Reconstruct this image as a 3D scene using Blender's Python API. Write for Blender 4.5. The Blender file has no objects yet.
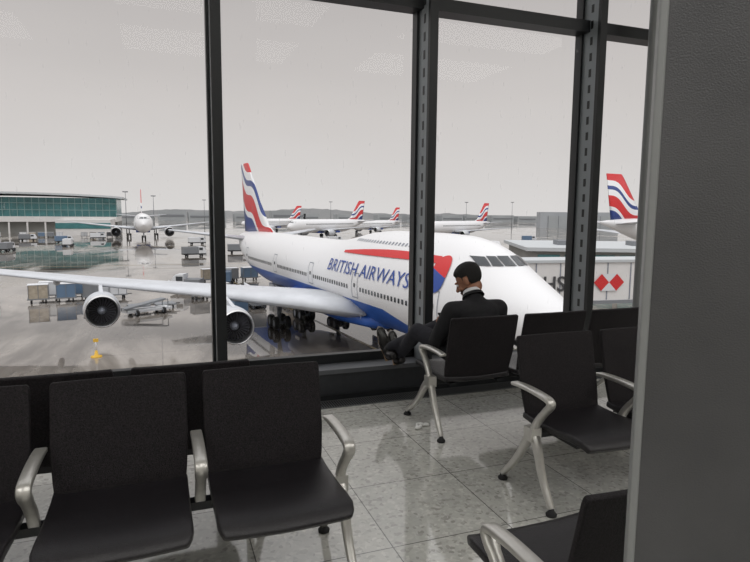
import bpy, bmesh, math, random
import numpy as np
from mathutils import Vector, Matrix, Euler
random.seed(4)
scn=bpy.context.scene
scn.view_settings.view_transform='Standard'
COL=scn.collection
def lin(c):
    return tuple(((v/255)/12.92 if v/255<=.04045 else ((v/255+.055)/1.055)**2.4) for v in c)
# ---------------------------------------------------------------- materials
def nt(m):
    m.use_nodes=True
    return m.node_tree.nodes,m.node_tree.links,m.node_tree.nodes['Principled BSDF']
def mat(name,rgb,rough=.5,metal=0.,noise=0.,nscale=8.,bump=0.,bscale=60.,spec=.5,emit=None):
    m=bpy.data.materials.new(name); N,L,B=nt(m)
    c=lin(rgb)
    B.inputs['Roughness'].default_value=rough; B.inputs['Metallic'].default_value=metal
    B.inputs['Specular IOR Level'].default_value=spec
    B.inputs['Base Color'].default_value=(*c,1)
    tc=N.new('ShaderNodeTexCoord')
    if noise>0:
        n=N.new('ShaderNodeTexNoise'); n.inputs['Scale'].default_value=nscale; n.inputs['Detail'].default_value=4
        r=N.new('ShaderNodeValToRGB'); r.color_ramp.elements[0].position=.3; r.color_ramp.elements[1].position=.7
        r.color_ramp.elements[0].color=(*[v*(1-noise) for v in c],1); r.color_ramp.elements[1].color=(*[min(1,v*(1+noise)) for v in c],1)
        L.new(tc.outputs['Object'],n.inputs['Vector']); L.new(n.outputs['Fac'],r.inputs[0]); L.new(r.outputs[0],B.inputs['Base Color'])
    if bump>0:
        n=N.new('ShaderNodeTexNoise'); n.inputs['Scale'].default_value=bscale; n.inputs['Detail'].default_value=3
        b=N.new('ShaderNodeBump'); b.inputs['Strength'].default_value=bump; b.inputs['Distance'].default_value=.01
        L.new(tc.outputs['Object'],n.inputs['Vector']); L.new(n.outputs['Fac'],b.inputs['Height']); L.new(b.outputs[0],B.inputs['Normal'])
    if emit:
        B.inputs['Emission Color'].default_value=(*lin(rgb),1); B.inputs['Emission Strength'].default_value=emit
    return m
M={}
M['white']=mat('aircraft_white_paint',(228,228,229),.3)
M['grey']=mat('aircraft_grey_paint',(200,203,208),.4,noise=.08,nscale=.6)
M['navy']=mat('aircraft_blue_paint',(38,72,150),.35)
M['red']=mat('aircraft_red_paint',(205,38,40),.4)
M['metal']=mat('aluminium_polished',(205,205,205),.3,1.)
M['dark']=mat('dark_rubber',(28,28,30),.7)
M['fan']=mat('fan_blade_metal',(115,115,122),.35,.8)
M['glassdark']=mat('cockpit_glass',(60,64,68),.1)
M['line']=mat('panel_line_grey',(135,140,150),.5)
M['alu']=mat('cast_aluminium',(205,203,198),.34,.65,noise=.06,nscale=30)
M['black']=mat('chair_black_mesh',(27,23,26),.6,noise=.95,nscale=170,bump=.5,bscale=420,spec=.28)
M['seat']=mat('chair_black_seat',(31,29,32),.34,noise=.5,nscale=140,bump=.25,bscale=300,spec=.45)
M['frame']=mat('window_frame_black',(18,21,24),.45)
M['framegrey']=mat('window_fin_grey',(140,146,150),.45,.3)
M['sill']=mat('sill_charcoal',(40,42,46),.5,noise=.15,nscale=20)
M['sillgrey']=mat('sill_top_grey',(84,86,90),.45)
M['grille']=mat('grille_steel',(110,112,114),.45,.5)
M['wall']=mat('wall_paint',(205,203,198),.8,noise=.03)
M['ceil']=mat('ceiling_panel',(215,214,210),.8,noise=.03)
M['steel']=mat('column_pale_steel',(140,142,142),.5,.2)
M['yellow']=mat('yellow_paint',(220,175,60),.6)
M['orange']=mat('orange_plastic',(215,95,40),.6)
M['blue']=mat('vehicle_blue',(98,122,148),.5)
M['vwhite']=mat('vehicle_white',(215,217,220),.5)
M['tan']=mat('cargo_tan',(168,158,142),.7,noise=.15,nscale=3)
M['vgrey']=mat('vehicle_grey',(125,128,132),.6)
M['teal']=mat('terminal_glass_teal',(66,122,124),.2,noise=.25,nscale=.3)
M['tealpale']=mat('terminal_mullion_teal',(140,172,170),.5)
M['roof']=mat('terminal_roof_pale',(190,194,196),.6)
M['conc']=mat('terminal_concrete',(140,140,136),.8,noise=.1,nscale=.2)
M['trees']=mat('distant_tree_haze_grey',(168,170,172),1.,noise=.12,nscale=.01)  # aerial haze is mixed into the tree colour as pale grey
M['farbld']=mat('distant_building_haze_grey',(162,166,168),.9,noise=.08,nscale=.05)  # paled to grey so the colour carries the distance haze
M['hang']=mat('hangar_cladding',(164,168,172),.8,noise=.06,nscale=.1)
M['bridge']=mat('jet_bridge_cladding',(222,220,218),.5,noise=.03,nscale=1)
M['txtk']=mat('sign_letters_dark',(70,70,72),.5)
M['suit']=mat('suit_black_wool',(24,24,28),.85,noise=.2,nscale=25,bump=.3,bscale=35)
M['trouser']=mat('trouser_charcoal',(34,34,42),.85,noise=.2,nscale=25,bump=.3,bscale=30)
M['skin']=mat('skin',(150,104,80),.5,noise=.08,nscale=30)
M['hair']=mat('hair_black',(20,17,16),.6,noise=.5,nscale=120,bump=1.,bscale=180)
M['beard']=mat('beard_stubble',(62,44,38),.7,noise=.3,nscale=200)
M['shirt']=mat('shirt_white',(225,225,228),.7)
M['shoe']=mat('shoe_black_leather',(26,24,24),.3)
M['sole']=mat('shoe_sole_tan',(150,125,100),.6)
M['paper']=mat('paper_white',(225,225,222),.8)
M['phone']=mat('phone_black',(15,15,18),.2)

def livery_mat():
    m=bpy.data.materials.new('fuselage_livery_paint'); N,L,B=nt(m)
    tc=N.new('ShaderNodeTexCoord'); sx=N.new('ShaderNodeSeparateXYZ'); L.new(tc.outputs['Object'],sx.inputs[0])
    r=N.new('ShaderNodeValToRGB'); r.color_ramp.interpolation='CONSTANT'
    mp=N.new('ShaderNodeMapRange'); mp.inputs['From Min'].default_value=5; mp.inputs['From Max'].default_value=15
    mp.inputs['To Min'].default_value=2.0; mp.inputs['To Max'].default_value=0.0
    L.new(sx.outputs['Y'],mp.inputs['Value'])
    a=N.new('ShaderNodeMath'); a.operation='ADD'; L.new(sx.outputs['Z'],a.inputs[0]); L.new(mp.outputs[0],a.inputs[1])
    d=N.new('ShaderNodeMath'); d.operation='DIVIDE'; d.inputs[1].default_value=10; L.new(a.outputs[0],d.inputs[0])
    r.color_ramp.elements[0].color=(*lin((44,92,175)),1); r.color_ramp.elements[1].position=.42; r.color_ramp.elements[1].color=(*lin((230,230,231)),1)
    L.new(d.outputs[0],r.inputs[0]); L.new(r.outputs[0],B.inputs['Base Color']); B.inputs['Roughness'].default_value=.3
    return m
M['livery']=livery_mat()
def fin_mat(zb,zt,s0):
    m=bpy.data.materials.new('tail_fin_flag_paint'); N,L,B=nt(m)
    tc=N.new('ShaderNodeTexCoord'); sx=N.new('ShaderNodeSeparateXYZ'); L.new(tc.outputs['Object'],sx.inputs[0])
    def mt(op,a,b):
        n=N.new('ShaderNodeMath'); n.operation=op
        for i,v in enumerate((a,b)):
            if isinstance(v,(int,float)): n.inputs[i].default_value=v
            else: L.new(v,n.inputs[i])
        return n.outputs[0]
    H=zt-zb
    zn=mt('DIVIDE',mt('SUBTRACT',sx.outputs['Z'],zb),H)
    sn=mt('DIVIDE',mt('SUBTRACT',sx.outputs['Y'],s0),H)
    w=mt('MULTIPLY',mt('SINE',mt('MULTIPLY',sn,7.),0),.04)
    t=mt('ADD',mt('SUBTRACT',mt('MULTIPLY',zn,.62),mt('MULTIPLY',sn,.30)),mt('ADD',w,.36))
    r=N.new('ShaderNodeValToRGB'); r.color_ramp.interpolation='CONSTANT'
    W=(*lin((235,235,236)),1);R=(*lin((208,42,46)),1);Bl=(*lin((38,62,130)),1)
    st=[(0,Bl),(.22,W),(.27,R),(.42,W),(.50,Bl),(.55,W),(.62,R),(.78,W)]
    e=r.color_ramp.elements
    e[0].color=st[0][1]; e[1].position=st[1][0]; e[1].color=st[1][1]
    for p,c in st[2:]:
        q=e.new(p); q.color=c
    L.new(t,r.inputs[0]); L.new(r.outputs[0],B.inputs['Base Color']); B.inputs['Roughness'].default_value=.35
    return m

def floor_mat():
    m=bpy.data.materials.new('terrazzo_tile'); N,L,B=nt(m)
    tc=N.new('ShaderNodeTexCoord'); mp=N.new('ShaderNodeMapping'); L.new(tc.outputs['Object'],mp.inputs[0])
    mp.inputs['Location'].default_value=(.25,.1,0)
    br=N.new('ShaderNodeTexBrick'); br.offset=0; br.inputs['Scale'].default_value=1
    br.inputs['Brick Width'].default_value=.6; br.inputs['Row Height'].default_value=.6; br.inputs['Mortar Size'].default_value=.003
    br.inputs['Mortar Smooth'].default_value=.2; br.inputs['Bias'].default_value=0
    br.inputs['Color1'].default_value=(*lin((202,201,197)),1); br.inputs['Color2'].default_value=(*lin((188,188,184)),1); br.inputs['Mortar'].default_value=(*lin((105,105,103)),1)
    L.new(mp.outputs[0],br.inputs['Vector'])
    v=N.new('ShaderNodeTexVoronoi'); v.inputs['Scale'].default_value=55; L.new(tc.outputs['Object'],v.inputs['Vector'])
    r=N.new('ShaderNodeValToRGB'); e=r.color_ramp.elements
    e[0].position=0;e[0].color=(.60,.59,.57,1);e[1].position=1;e[1].color=(1.22,1.22,1.2,1)
    e.new(.22).color=(.92,.92,.9,1); e.new(.8).color=(1.0,1.0,.98,1)
    sp=N.new('ShaderNodeSeparateColor'); L.new(v.outputs['Color'],sp.inputs[0]); L.new(sp.outputs[0],r.inputs[0])
    n=N.new('ShaderNodeTexNoise'); n.inputs['Scale'].default_value=9; n.inputs['Detail'].default_value=8; n.inputs['Roughness'].default_value=.75; L.new(tc.outputs['Object'],n.inputs['Vector'])
    r2=N.new('ShaderNodeValToRGB'); r2.color_ramp.elements[0].position=.32; r2.color_ramp.elements[0].color=(.88,.88,.88,1); r2.color_ramp.elements[1].position=.68; r2.color_ramp.elements[1].color=(1.05,1.05,1.04,1)
    L.new(n.outputs['Fac'],r2.inputs[0])
    m1=N.new('ShaderNodeMix'); m1.data_type='RGBA'; m1.blend_type='MULTIPLY'; m1.inputs[0].default_value=.85
    L.new(br.outputs['Color'],m1.inputs[6]); L.new(r.outputs[0],m1.inputs[7])
    m2=N.new('ShaderNodeMix'); m2.data_type='RGBA'; m2.blend_type='MULTIPLY'; m2.inputs[0].default_value=1
    L.new(m1.outputs[2],m2.inputs[6]); L.new(r2.outputs[0],m2.inputs[7]); L.new(m2.outputs[2],B.inputs['Base Color'])
    B.inputs['Roughness'].default_value=.07; B.inputs['IOR'].default_value=1.65; B.inputs['Specular IOR Level'].default_value=.9
    return m
def tarmac_mat():
    m=bpy.data.materials.new('wet_tarmac'); N,L,B=nt(m)
    tc=N.new('ShaderNodeTexCoord')
    n=N.new('ShaderNodeTexNoise'); n.inputs['Scale'].default_value=.08; n.inputs['Detail'].default_value=9; n.inputs['Roughness'].default_value=.68; n.inputs['Distortion'].default_value=.6
    mp=N.new('ShaderNodeMapping'); mp.inputs['Scale'].default_value=(1,.4,1); L.new(tc.outputs['Object'],mp.inputs[0]); L.new(mp.outputs[0],n.inputs['Vector'])
    r=N.new('ShaderNodeValToRGB'); e=r.color_ramp.elements
    e[0].position=.42; e[0].color=(*lin((86,80,74)),1); e[1].position=.58; e[1].color=(*lin((160,153,145)),1)
    L.new(n.outputs['Fac'],r.inputs[0])
    br=N.new('ShaderNodeTexBrick'); br.offset=0; br.inputs['Scale'].default_value=1; br.inputs['Brick Width'].default_value=6; br.inputs['Row Height'].default_value=6
    br.inputs['Mortar Size'].default_value=.06; br.inputs['Color1'].default_value=(1,1,1,1); br.inputs['Color2'].default_value=(.9,.9,.9,1); br.inputs['Mortar'].default_value=(.7,.7,.7,1)
    L.new(tc.outputs['Object'],br.inputs['Vector'])
    mx=N.new('ShaderNodeMix'); mx.data_type='RGBA'; mx.blend_type='MULTIPLY'; mx.inputs[0].default_value=1
    L.new(r.outputs[0],mx.inputs[6]); L.new(br.outputs['Color'],mx.inputs[7]); L.new(mx.outputs[2],B.inputs['Base Color'])
    r3=N.new('ShaderNodeValToRGB'); r3.color_ramp.elements[0].position=.50; r3.color_ramp.elements[0].color=(.02,.02,.02,1); r3.color_ramp.elements[1].position=.62; r3.color_ramp.elements[1].color=(.2,.2,.2,1)
    L.new(n.outputs['Fac'],r3.inputs[0]); L.new(r3.outputs[0],B.inputs['Roughness'])
    B.inputs['IOR'].default_value=1.6; B.inputs['Specular IOR Level'].default_value=1.0
    n2=N.new('ShaderNodeTexNoise'); n2.inputs['Scale'].default_value=.8; n2.inputs['Detail'].default_value=3; L.new(tc.outputs['Object'],n2.inputs['Vector'])
    b=N.new('ShaderNodeBump'); b.inputs['Strength'].default_value=.06; b.inputs['Distance'].default_value=.02; L.new(n2.outputs['Fac'],b.inputs['Height']); L.new(b.outputs[0],B.inputs['Normal'])
    return m
def glass_mat():
    m=bpy.data.materials.new('window_glass'); m.use_nodes=True; N=m.node_tree.nodes; L=m.node_tree.links; N.clear()
    o=N.new('ShaderNodeOutputMaterial'); t=N.new('ShaderNodeBsdfTransparent'); t.inputs[0].default_value=(.97,.965,.96,1)
    g=N.new('ShaderNodeBsdfGlossy'); g.inputs['Roughness'].default_value=.02
    f=N.new('ShaderNodeFresnel'); f.inputs[0].default_value=1.2
    x=N.new('ShaderNodeMixShader'); L.new(f.outputs[0],x.inputs[0]); L.new(t.outputs[0],x.inputs[1]); L.new(g.outputs[0],x.inputs[2])
    # rain specks and run marks on the pane
    tc=N.new('ShaderNodeTexCoord'); mp=N.new('ShaderNodeMapping'); mp.inputs['Scale'].default_value=(1,1,.25); L.new(tc.outputs['Object'],mp.inputs[0])
    n=N.new('ShaderNodeTexNoise'); n.inputs['Scale'].default_value=38; n.inputs['Detail'].default_value=2; L.new(mp.outputs[0],n.inputs['Vector'])
    r=N.new('ShaderNodeValToRGB'); r.color_ramp.elements[0].position=.68; r.color_ramp.elements[0].color=(0,0,0,1); r.color_ramp.elements[1].position=.80; r.color_ramp.elements[1].color=(.22,.22,.22,1); L.new(n.outputs['Fac'],r.inputs[0])
    d=N.new('ShaderNodeBsdfTranslucent'); d.inputs[0].default_value=(.9,.9,.9,1)
    y=N.new('ShaderNodeMixShader'); L.new(r.outputs[0],y.inputs[0]); L.new(x.outputs[0],y.inputs[1]); L.new(d.outputs[0],y.inputs[2]); L.new(y.outputs[0],o.inputs[0])
    return m
def pillar_mat():
    m=bpy.data.materials.new('pillar_grey_metal'); N,L,B=nt(m)
    tc=N.new('ShaderNodeTexCoord'); n=N.new('ShaderNodeTexNoise'); n.inputs['Scale'].default_value=2.2; n.inputs['Detail'].default_value=8
    L.new(tc.outputs['Object'],n.inputs['Vector'])
    r=N.new('ShaderNodeValToRGB'); r.color_ramp.elements[0].position=.3; r.color_ramp.elements[0].color=(*lin((72,72,74)),1); r.color_ramp.elements[1].position=.7; r.color_ramp.elements[1].color=(*lin((100,100,102)),1)
    L.new(n.outputs['Fac'],r.inputs[0]); L.new(r.outputs[0],B.inputs['Base Color']); B.inputs['Roughness'].default_value=.38; B.inputs['Metallic'].default_value=.5
    n2=N.new('ShaderNodeTexNoise'); n2.inputs['Scale'].default_value=400; L.new(tc.outputs['Object'],n2.inputs['Vector'])
    b=N.new('ShaderNodeBump'); b.inputs['Strength'].default_value=.35; b.inputs['Distance'].default_value=.003; L.new(n2.outputs['Fac'],b.inputs['Height']); L.new(b.outputs[0],B.inputs['Normal'])
    return m
M['floor']=floor_mat(); M['tarmac']=tarmac_mat(); M['glass']=glass_mat(); M['pillar']=pillar_mat()

# ---------------------------------------------------------------- mesh builder
class MB:
    def __init__(s): s.v=[];s.f=[];s.m=[];s.mats=[];s.sm=[]
    def mi(s,m):
        if m not in s.mats: s.mats.append(m)
        return s.mats.index(m)
    def add(s,vs,fs,m,smooth=False):
        o=len(s.v); s.v+= [tuple(v) for v in vs]; k=s.mi(m)
        for f in fs: s.f.append(tuple(i+o for i in f)); s.m.append(k); s.sm.append(smooth)
    def box(s,lo,hi,m,mtx=None):
        x0,y0,z0=lo;x1,y1,z1=hi
        vs=[Vector(p) for p in [(x0,y0,z0),(x1,y0,z0),(x1,y1,z0),(x0,y1,z0),(x0,y0,z1),(x1,y0,z1),(x1,y1,z1),(x0,y1,z1)]]
        if mtx is not None: vs=[mtx@v for v in vs]
        s.add(vs,[(0,3,2,1),(4,5,6,7),(0,1,5,4),(1,2,6,5),(2,3,7,6),(3,0,4,7)],m)
    def loft(s,rings,m,cap=True,smooth=True,closed=True):
        n=len(rings[0]); vs=[p for r in rings for p in r]; fs=[]
        for i in range(len(rings)-1):
            for j in range(n if closed else n-1):
                k=(j+1)%n; fs.append((i*n+j,i*n+k,(i+1)*n+k,(i+1)*n+j))
        if cap: fs.append(tuple(range(n))[::-1]); fs.append(tuple(range((len(rings)-1)*n,len(rings)*n)))
        s.add(vs,fs,m,smooth)
    def tube(s,path,rad,m,n=10,cap=True,flat=None):
        path=[Vector(p) for p in path]; 
        if not hasattr(rad,'__len__'): rad=[rad]*len(path)
        rings=[];up=None
        for i,p in enumerate(path):
            d=(path[min(i+1,len(path)-1)]-path[max(i-1,0)]).normalized()
            if up is None:
                up=Vector((0,0,1)) if abs(d.z)<.9 else Vector((1,0,0))
            a=d.cross(up).normalized(); b=a.cross(d).normalized(); up=b
            rings.append([p+a*math.cos(t)*rad[i]+b*math.sin(t)*rad[i] for t in [2*math.pi*j/n for j in range(n)]])
        s.loft(rings,m,cap)
    def strap(s,path,w,h,m):
        path=[Vector(p) for p in path]; rings=[]
        for i,p in enumerate(path):
            d=(path[min(i+1,len(path)-1)]-path[max(i-1,0)]).normalized(); nrm=Vector((0,-d.z,d.y)); 
            hh=h[i] if hasattr(h,'__len__') else h; ww=w[i] if hasattr(w,'__len__') else w
            r=[]
            for (a,b) in [(-1,-.6),(-.8,-1),(.8,-1),(1,-.6),(1,.6),(.8,1),(-.8,1),(-1,.6)]:
                r.append(p+Vector((a*ww/2,0,0))+nrm*(b*hh/2))
            rings.append(r)
        s.loft(rings,m)
    def lathe(s,prof,m,axis='y',n=32,o=(0,0,0),smooth=True,cap=False):
        rings=[]
        for (t,r) in prof:
            ring=[]
            for j in range(n):
                a=2*math.pi*j/n;c,d=r*math.cos(a),r*math.sin(a)
                p={'y':(c,t,d),'x':(t,c,d),'z':(c,d,t)}[axis]
                ring.append((p[0]+o[0],p[1]+o[1],p[2]+o[2]))
            rings.append(ring)
        s.loft(rings,m,cap=cap,smooth=smooth)
    def ell(s,c,r,m,n=20,mtx=None):
        c=Vector(c);rings=[]
        for i in range(1,n):
            t=math.pi*i/n
            ring=[Vector((r[0]*math.sin(t)*math.cos(a),r[1]*math.sin(t)*math.sin(a),r[2]*math.cos(t))) for a in [2*math.pi*j/n for j in range(n)]]
            if mtx is not None: ring=[mtx@p for p in ring]
            rings.append([c+p for p in ring])
        s.loft(rings,m)
    def capsule(s,p0,p1,r0,r1,m,n=14,fl=1.,ax=None):
        p0=Vector(p0);p1=Vector(p1);d=(p1-p0);L=d.length;d.normalize()
        a=Vector(ax) if ax is not None else (Vector((1,0,0)) if abs(d.x)<.8 else Vector((0,1,0)))
        a=(a-d*a.dot(d)).normalized(); b=d.cross(a)
        rings=[]
        st=[(-r0*math.cos(t),r0*math.sin(t)) for t in [math.pi/2*k/5 for k in range(1,6)]]+[(L+r1*math.sin(t),r1*math.cos(t)) for t in [math.pi/2*k/5 for k in range(0,5)]]
        for (h,r) in st:
            rings.append([p0+d*h+a*(r*math.cos(t))+b*(r*fl*math.sin(t)) for t in [2*math.pi*j/n for j in range(n)]])
        s.loft(rings,m)
    def mesh(s,name):
        me=bpy.data.meshes.new(name); me.from_pydata(s.v,[],s.f)
        for m in s.mats: me.materials.append(M[m] if isinstance(m,str) else m)
        for p,k,q in zip(me.polygons,s.m,s.sm): p.material_index=k;p.use_smooth=q
        bm=bmesh.new();bm.from_mesh(me);bmesh.ops.recalc_face_normals(bm,faces=bm.faces);bm.to_mesh(me);bm.free()
        me.update(); return me
    def obj(s,name,parent=None,loc=None,rot=None,bevel=0):
        return mkobj(name,s.mesh(name),parent,loc,rot,bevel)
def mkobj(name,me,parent=None,loc=None,rot=None,bevel=0):
    o=bpy.data.objects.new(name,me); COL.objects.link(o)
    if parent: o.parent=parent
    if loc is not None:o.location=loc
    if rot is not None:o.rotation_euler=rot
    if bevel:
        b=o.modifiers.new('bevel','BEVEL');b.width=bevel;b.segments=2;b.limit_method='ANGLE'
    return o
def empty(name,loc=(0,0,0),rot=(0,0,0)):
    e=bpy.data.objects.new(name,None);COL.objects.link(e);e.location=loc;e.rotation_euler=rot;e.empty_display_size=.2;return e
def bake(o,name):
    bpy.context.view_layer.update()
    dg=bpy.context.evaluated_depsgraph_get(); me=bpy.data.meshes.new_from_object(o.evaluated_get(dg)); me.name=name
    bpy.data.objects.remove(o,do_unlink=True); return me
def remesh(mb,name,vox,it=6,fac=.5):
    o=mb.obj(name+'_tmp'); r=o.modifiers.new('r','REMESH'); r.mode='VOXEL'; r.voxel_size=vox
    s=o.modifiers.new('s','SMOOTH'); s.factor=fac; s.iterations=it
    me=bake(o,name)
    for p in me.polygons:p.use_smooth=True
    return me
def textmesh(body,size=1.,ext=0.,off=.0):
    c=bpy.data.curves.new('t','FONT'); c.body=body; c.size=size; c.extrude=ext; c.resolution_u=3; c.offset=off*size
    o=bpy.data.objects.new('t',c); COL.objects.link(o); me=bake(o,'text'); return me
def V(*a): return Vector(a)

# ---------------------------------------------------------------- room
G=-9.5
WY=4.4; CZ=4.6
b=MB(); b.box((-7,-4,-.25),(9,WY+.25,0),'floor'); b.obj('floor')
b=MB(); b.box((-7,-4,CZ),(9,WY+.4,CZ+.2),'ceil'); b.obj('ceiling')
b=MB(); b.box((-7,-4.2,0),(9,-4,CZ),'wall'); b.obj('wall_back')
b=MB(); b.box((-7.2,-4,0),(-7,WY+.25,CZ),'wall'); b.obj('wall_left')
b=MB(); b.box((9,-4,0),(9.2,WY+.25,CZ),'wall'); b.obj('wall_right')
b=MB()
b.box((-7,WY,0),(9,WY+.25,.22),'sill'); b.box((-7,WY-.02,.22),(9,WY+.25,.255),'sillgrey'); b.box((-7,WY-.012,0),(9,WY,.045),'frame')
b.obj('window_sill')
b=MB(); b.box((-7,WY-.19,.0),(9,WY-.18,.006),'grille'); b.box((-7,WY-.025,.0),(9,WY-.015,.006),'grille')
b.box((-7,WY-.18,.0),(9,WY-.02,.001),'dark')
for i in range(800):
    x=-7+i*.02; b.box((x,WY-.18,.001),(x+.008,WY-.02,.006),'grille')
b.obj('floor_grille')
mx=[-6.22,-4.56,-2.90,-1.24,.415,2.09,3.74,5.40,7.06,8.72]
for i in range(len(mx)-1):
    x0,x1=mx[i],mx[i+1]; e=empty('window_%d'%(i+1),((x0+x1)/2,WY,0)); cx=(x0+x1)/2
    g=MB(); g.add([(x0-cx,.215,.25),(x1-cx,.215,.25),(x1-cx,.215,CZ),(x0-cx,.215,CZ)],[(0,1,2,3)],'glass'); g.obj('glass_pane',e)
    f=MB(); f.box((x0-cx,.10,3.14),(x1-cx,.26,3.24),'frame'); f.box((x0-cx,.18,.25),(x1-cx,.25,.33),'frame'); f.box((x0-cx,.18,CZ-.08),(x1-cx,.25,CZ),'frame'); f.obj('transom',e)
for i,x in enumerate(mx):
    f=MB(); f.box((-.036,-.05,.255),(.036,-.012,CZ),'frame'); f.box((-.026,-.012,.255),(.026,.18,CZ),'framegrey'); f.box((-.048,.18,.255),(.048,.27,CZ),'frame')
    z=.5
    while z<CZ-.2:
        f.box((-.0285,.06,z),(.0285,.09,z+.07),'frame'); z+=.14
    f.obj('window_mullion' if i==0 else 'window_mullion.%03d'%i,loc=(x,WY,0))
b=MB(); b.lathe([(0,.06),(CZ,.06)],'steel','z',28); b.lathe([(0,.085),(.03,.085),(.03,.06)],'steel','z',28); b.obj('structural_column',loc=(4.20,4.22,0))
b=MB(); b.box((0,0,0),(.9,.2,CZ),'pillar'); b.box((-.003,-.003,0),(.009,.203,CZ),'steel')
b.obj('pillar',loc=(.66,.655,0),rot=(0,0,math.radians(-44)),bevel=.003)

# ---------------------------------------------------------------- chairs
def chair_meshes():
    def panel(prof,w,name,mk,th,concave=.012):
        mb=MB(); n=14; vs=[];fs=[]; K=len(prof)
        for i,(y,z,wf) in enumerate(prof):
            for j in range(n+1):
                u=-1+2*j/n; vs.append((u*w/2*wf,y-concave*(u*u),z))
        for i in range(K-1):
            for j in range(n): a=i*(n+1)+j; fs.append((a,a+1,a+n+2,a+n+1))
        mb.add(vs,fs,mk,True); me=mb.mesh(name)
        o=mkobj('tmp',me); s=o.modifiers.new('s','SOLIDIFY'); s.thickness=th; s.offset=0
        bv=o.modifiers.new('b','BEVEL'); bv.width=th*.3; bv.segments=2; bv.limit_method='ANGLE'
        r=bake(o,name)
        for p in r.polygons:p.use_smooth=True
        return r
    back=panel([(-.045,.40,.94),(-.03,.46,.97),(-.005,.56,1),(.018,.66,1),(.04,.76,1),(.05,.81,.998),(.054,.826,.99),(.056,.834,.965)],.505,'backrest','black',.022)
    mb=MB(); n=12; prof=[(-.03,.425),(-.10,.418),(-.20,.416),(-.32,.422),(-.42,.432),(-.49,.432),(-.53,.42),(-.55,.40)]
    vs=[];fs=[]
    for i,(y,z) in enumerate(prof):
        wf=1 if i<6 else (.97 if i==6 else .92)
        for j in range(n+1):
            u=-1+2*j/n; vs.append((u*.245*wf,y,z+.010*u*u-.006))
    for i in range(len(prof)-1):
        for j in range(n): a=i*(n+1)+j; fs.append((a,a+1,a+n+2,a+n+1))
    mb.add(vs,fs,'seat',True); me=mb.mesh('seat'); o=mkobj('tmp',me); s=o.modifiers.new('s','SOLIDIFY'); s.thickness=.035; s.offset=-1 
    bv=o.modifiers.new('b','BEVEL'); bv.width=.01; bv.segments=3; bv.limit_method='ANGLE'
    seat=bake(o,'seat')
    for p in seat.polygons:p.use_smooth=True
    def smoothpath(pts,k=3):
        P=[Vector((0,a,c)) for a,c in pts]
        for _ in range(k):
            Q=[P[0]]
            for a,c in zip(P[:-1],P[1:]): Q+=[a*.75+c*.25,a*.25+c*.75]
            Q.append(P[-1]); P=Q
        return P
    mb=MB(); pa=smoothpath([(.0,.585),(-.08,.592),(-.22,.59),(-.345,.575),(-.27,.50),(-.21,.43),(-.18,.36)])
    k=len(pa); mb.strap(pa,[.046 if i<k*.6 else .040 for i in range(k)],[.018+.012*min(1,i/k*1.4) for i in range(k)],'alu'); arm=mb.mesh('armrest')
    def leg(ff,rf):
        mb=MB()
        for fy in (ff,rf):
            p=smoothpath([(-.18,.37),(-.19+.2*(fy+.18),.31),(fy*.5-.09,.17),(fy,.035)]); kk=len(p)
            mb.strap(p,[.05-.022*i/kk for i in range(kk)],[.05-.026*i/kk for i in range(kk)],'alu')
            mb.lathe([(0,0.001),(0,.026),(.012,.028),(.022,.018),(.045,.008),(.045,.001)],'dark','z',16,(0,fy,0))
        mb.box((-.03,-.215,.33),(.03,-.145,.40),'alu')
        return mb.mesh('leg_frame')
    mb=MB(); mb.box((-.285,-.205,.345),(.285,-.155,.378),'frame'); mb.box((-.2,-.42,.36),(-.16,-.04,.378),'frame'); mb.box((.16,-.42,.36),(.2,-.04,.378),'frame')
    beam=mb.mesh('beam')
    return back,seat,arm,leg,beam
BACK,SEAT,ARM,LEG,BEAM=chair_meshes()
LEGS={}
def chair(x,ytop,face,left_arm=True,right_arm=False,leg=None,legr=None,ff=-.42,rf=.07,pitch=.57):
    e=empty('airport_chair',(x,ytop-(.056 if face<0 else -.056),0),(0,0,0 if face<0 else math.pi))
    mkobj('backrest',BACK,e); mkobj('seat',SEAT,e); mkobj('beam',BEAM,e)
    sgn=1 if face<0 else -1
    if left_arm: mkobj('armrest_1',ARM,e,(-sgn*pitch/2,0,0))
    if right_arm: mkobj('armrest_2',ARM,e,(sgn*pitch/2,0,0))
    key=(ff,rf)
    if key not in LEGS: LEGS[key]=LEG(ff,rf)
    if leg: mkobj('leg_frame_1',LEGS[key],e,(-sgn*pitch/2,0,0))
    if legr: mkobj('leg_frame_2',LEGS[key],e,(sgn*pitch/2,0,0))
    return e
for i,x in enumerate([.405,-.165,-.735,-1.305]):
    chair(x,2.52,-1,True,i==0,leg=(i in (3,)),legr=(i==0))
for i,x in enumerate([.12,-.45,-1.02]):
    chair(x,2.63,1,True,i==0,legr=(i==0),leg=(i==2))
for i,x in enumerate([2.085,2.655,3.225]):
    chair(x,2.71,-1,True,i==2,leg=(i==0),legr=(i==2),ff=-.36,rf=.08)
for i,x in enumerate([1.99,2.55,3.11]):
    chair(x,3.28,1,True,i==2,leg=(i==0),legr=(i==2),ff=-.56,rf=-.0,pitch=.56)
for i,x in enumerate([1.18,1.75]):
    chair(x,1.05,1,True,i==1,leg=(i==0),legr=(i==1))

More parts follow.
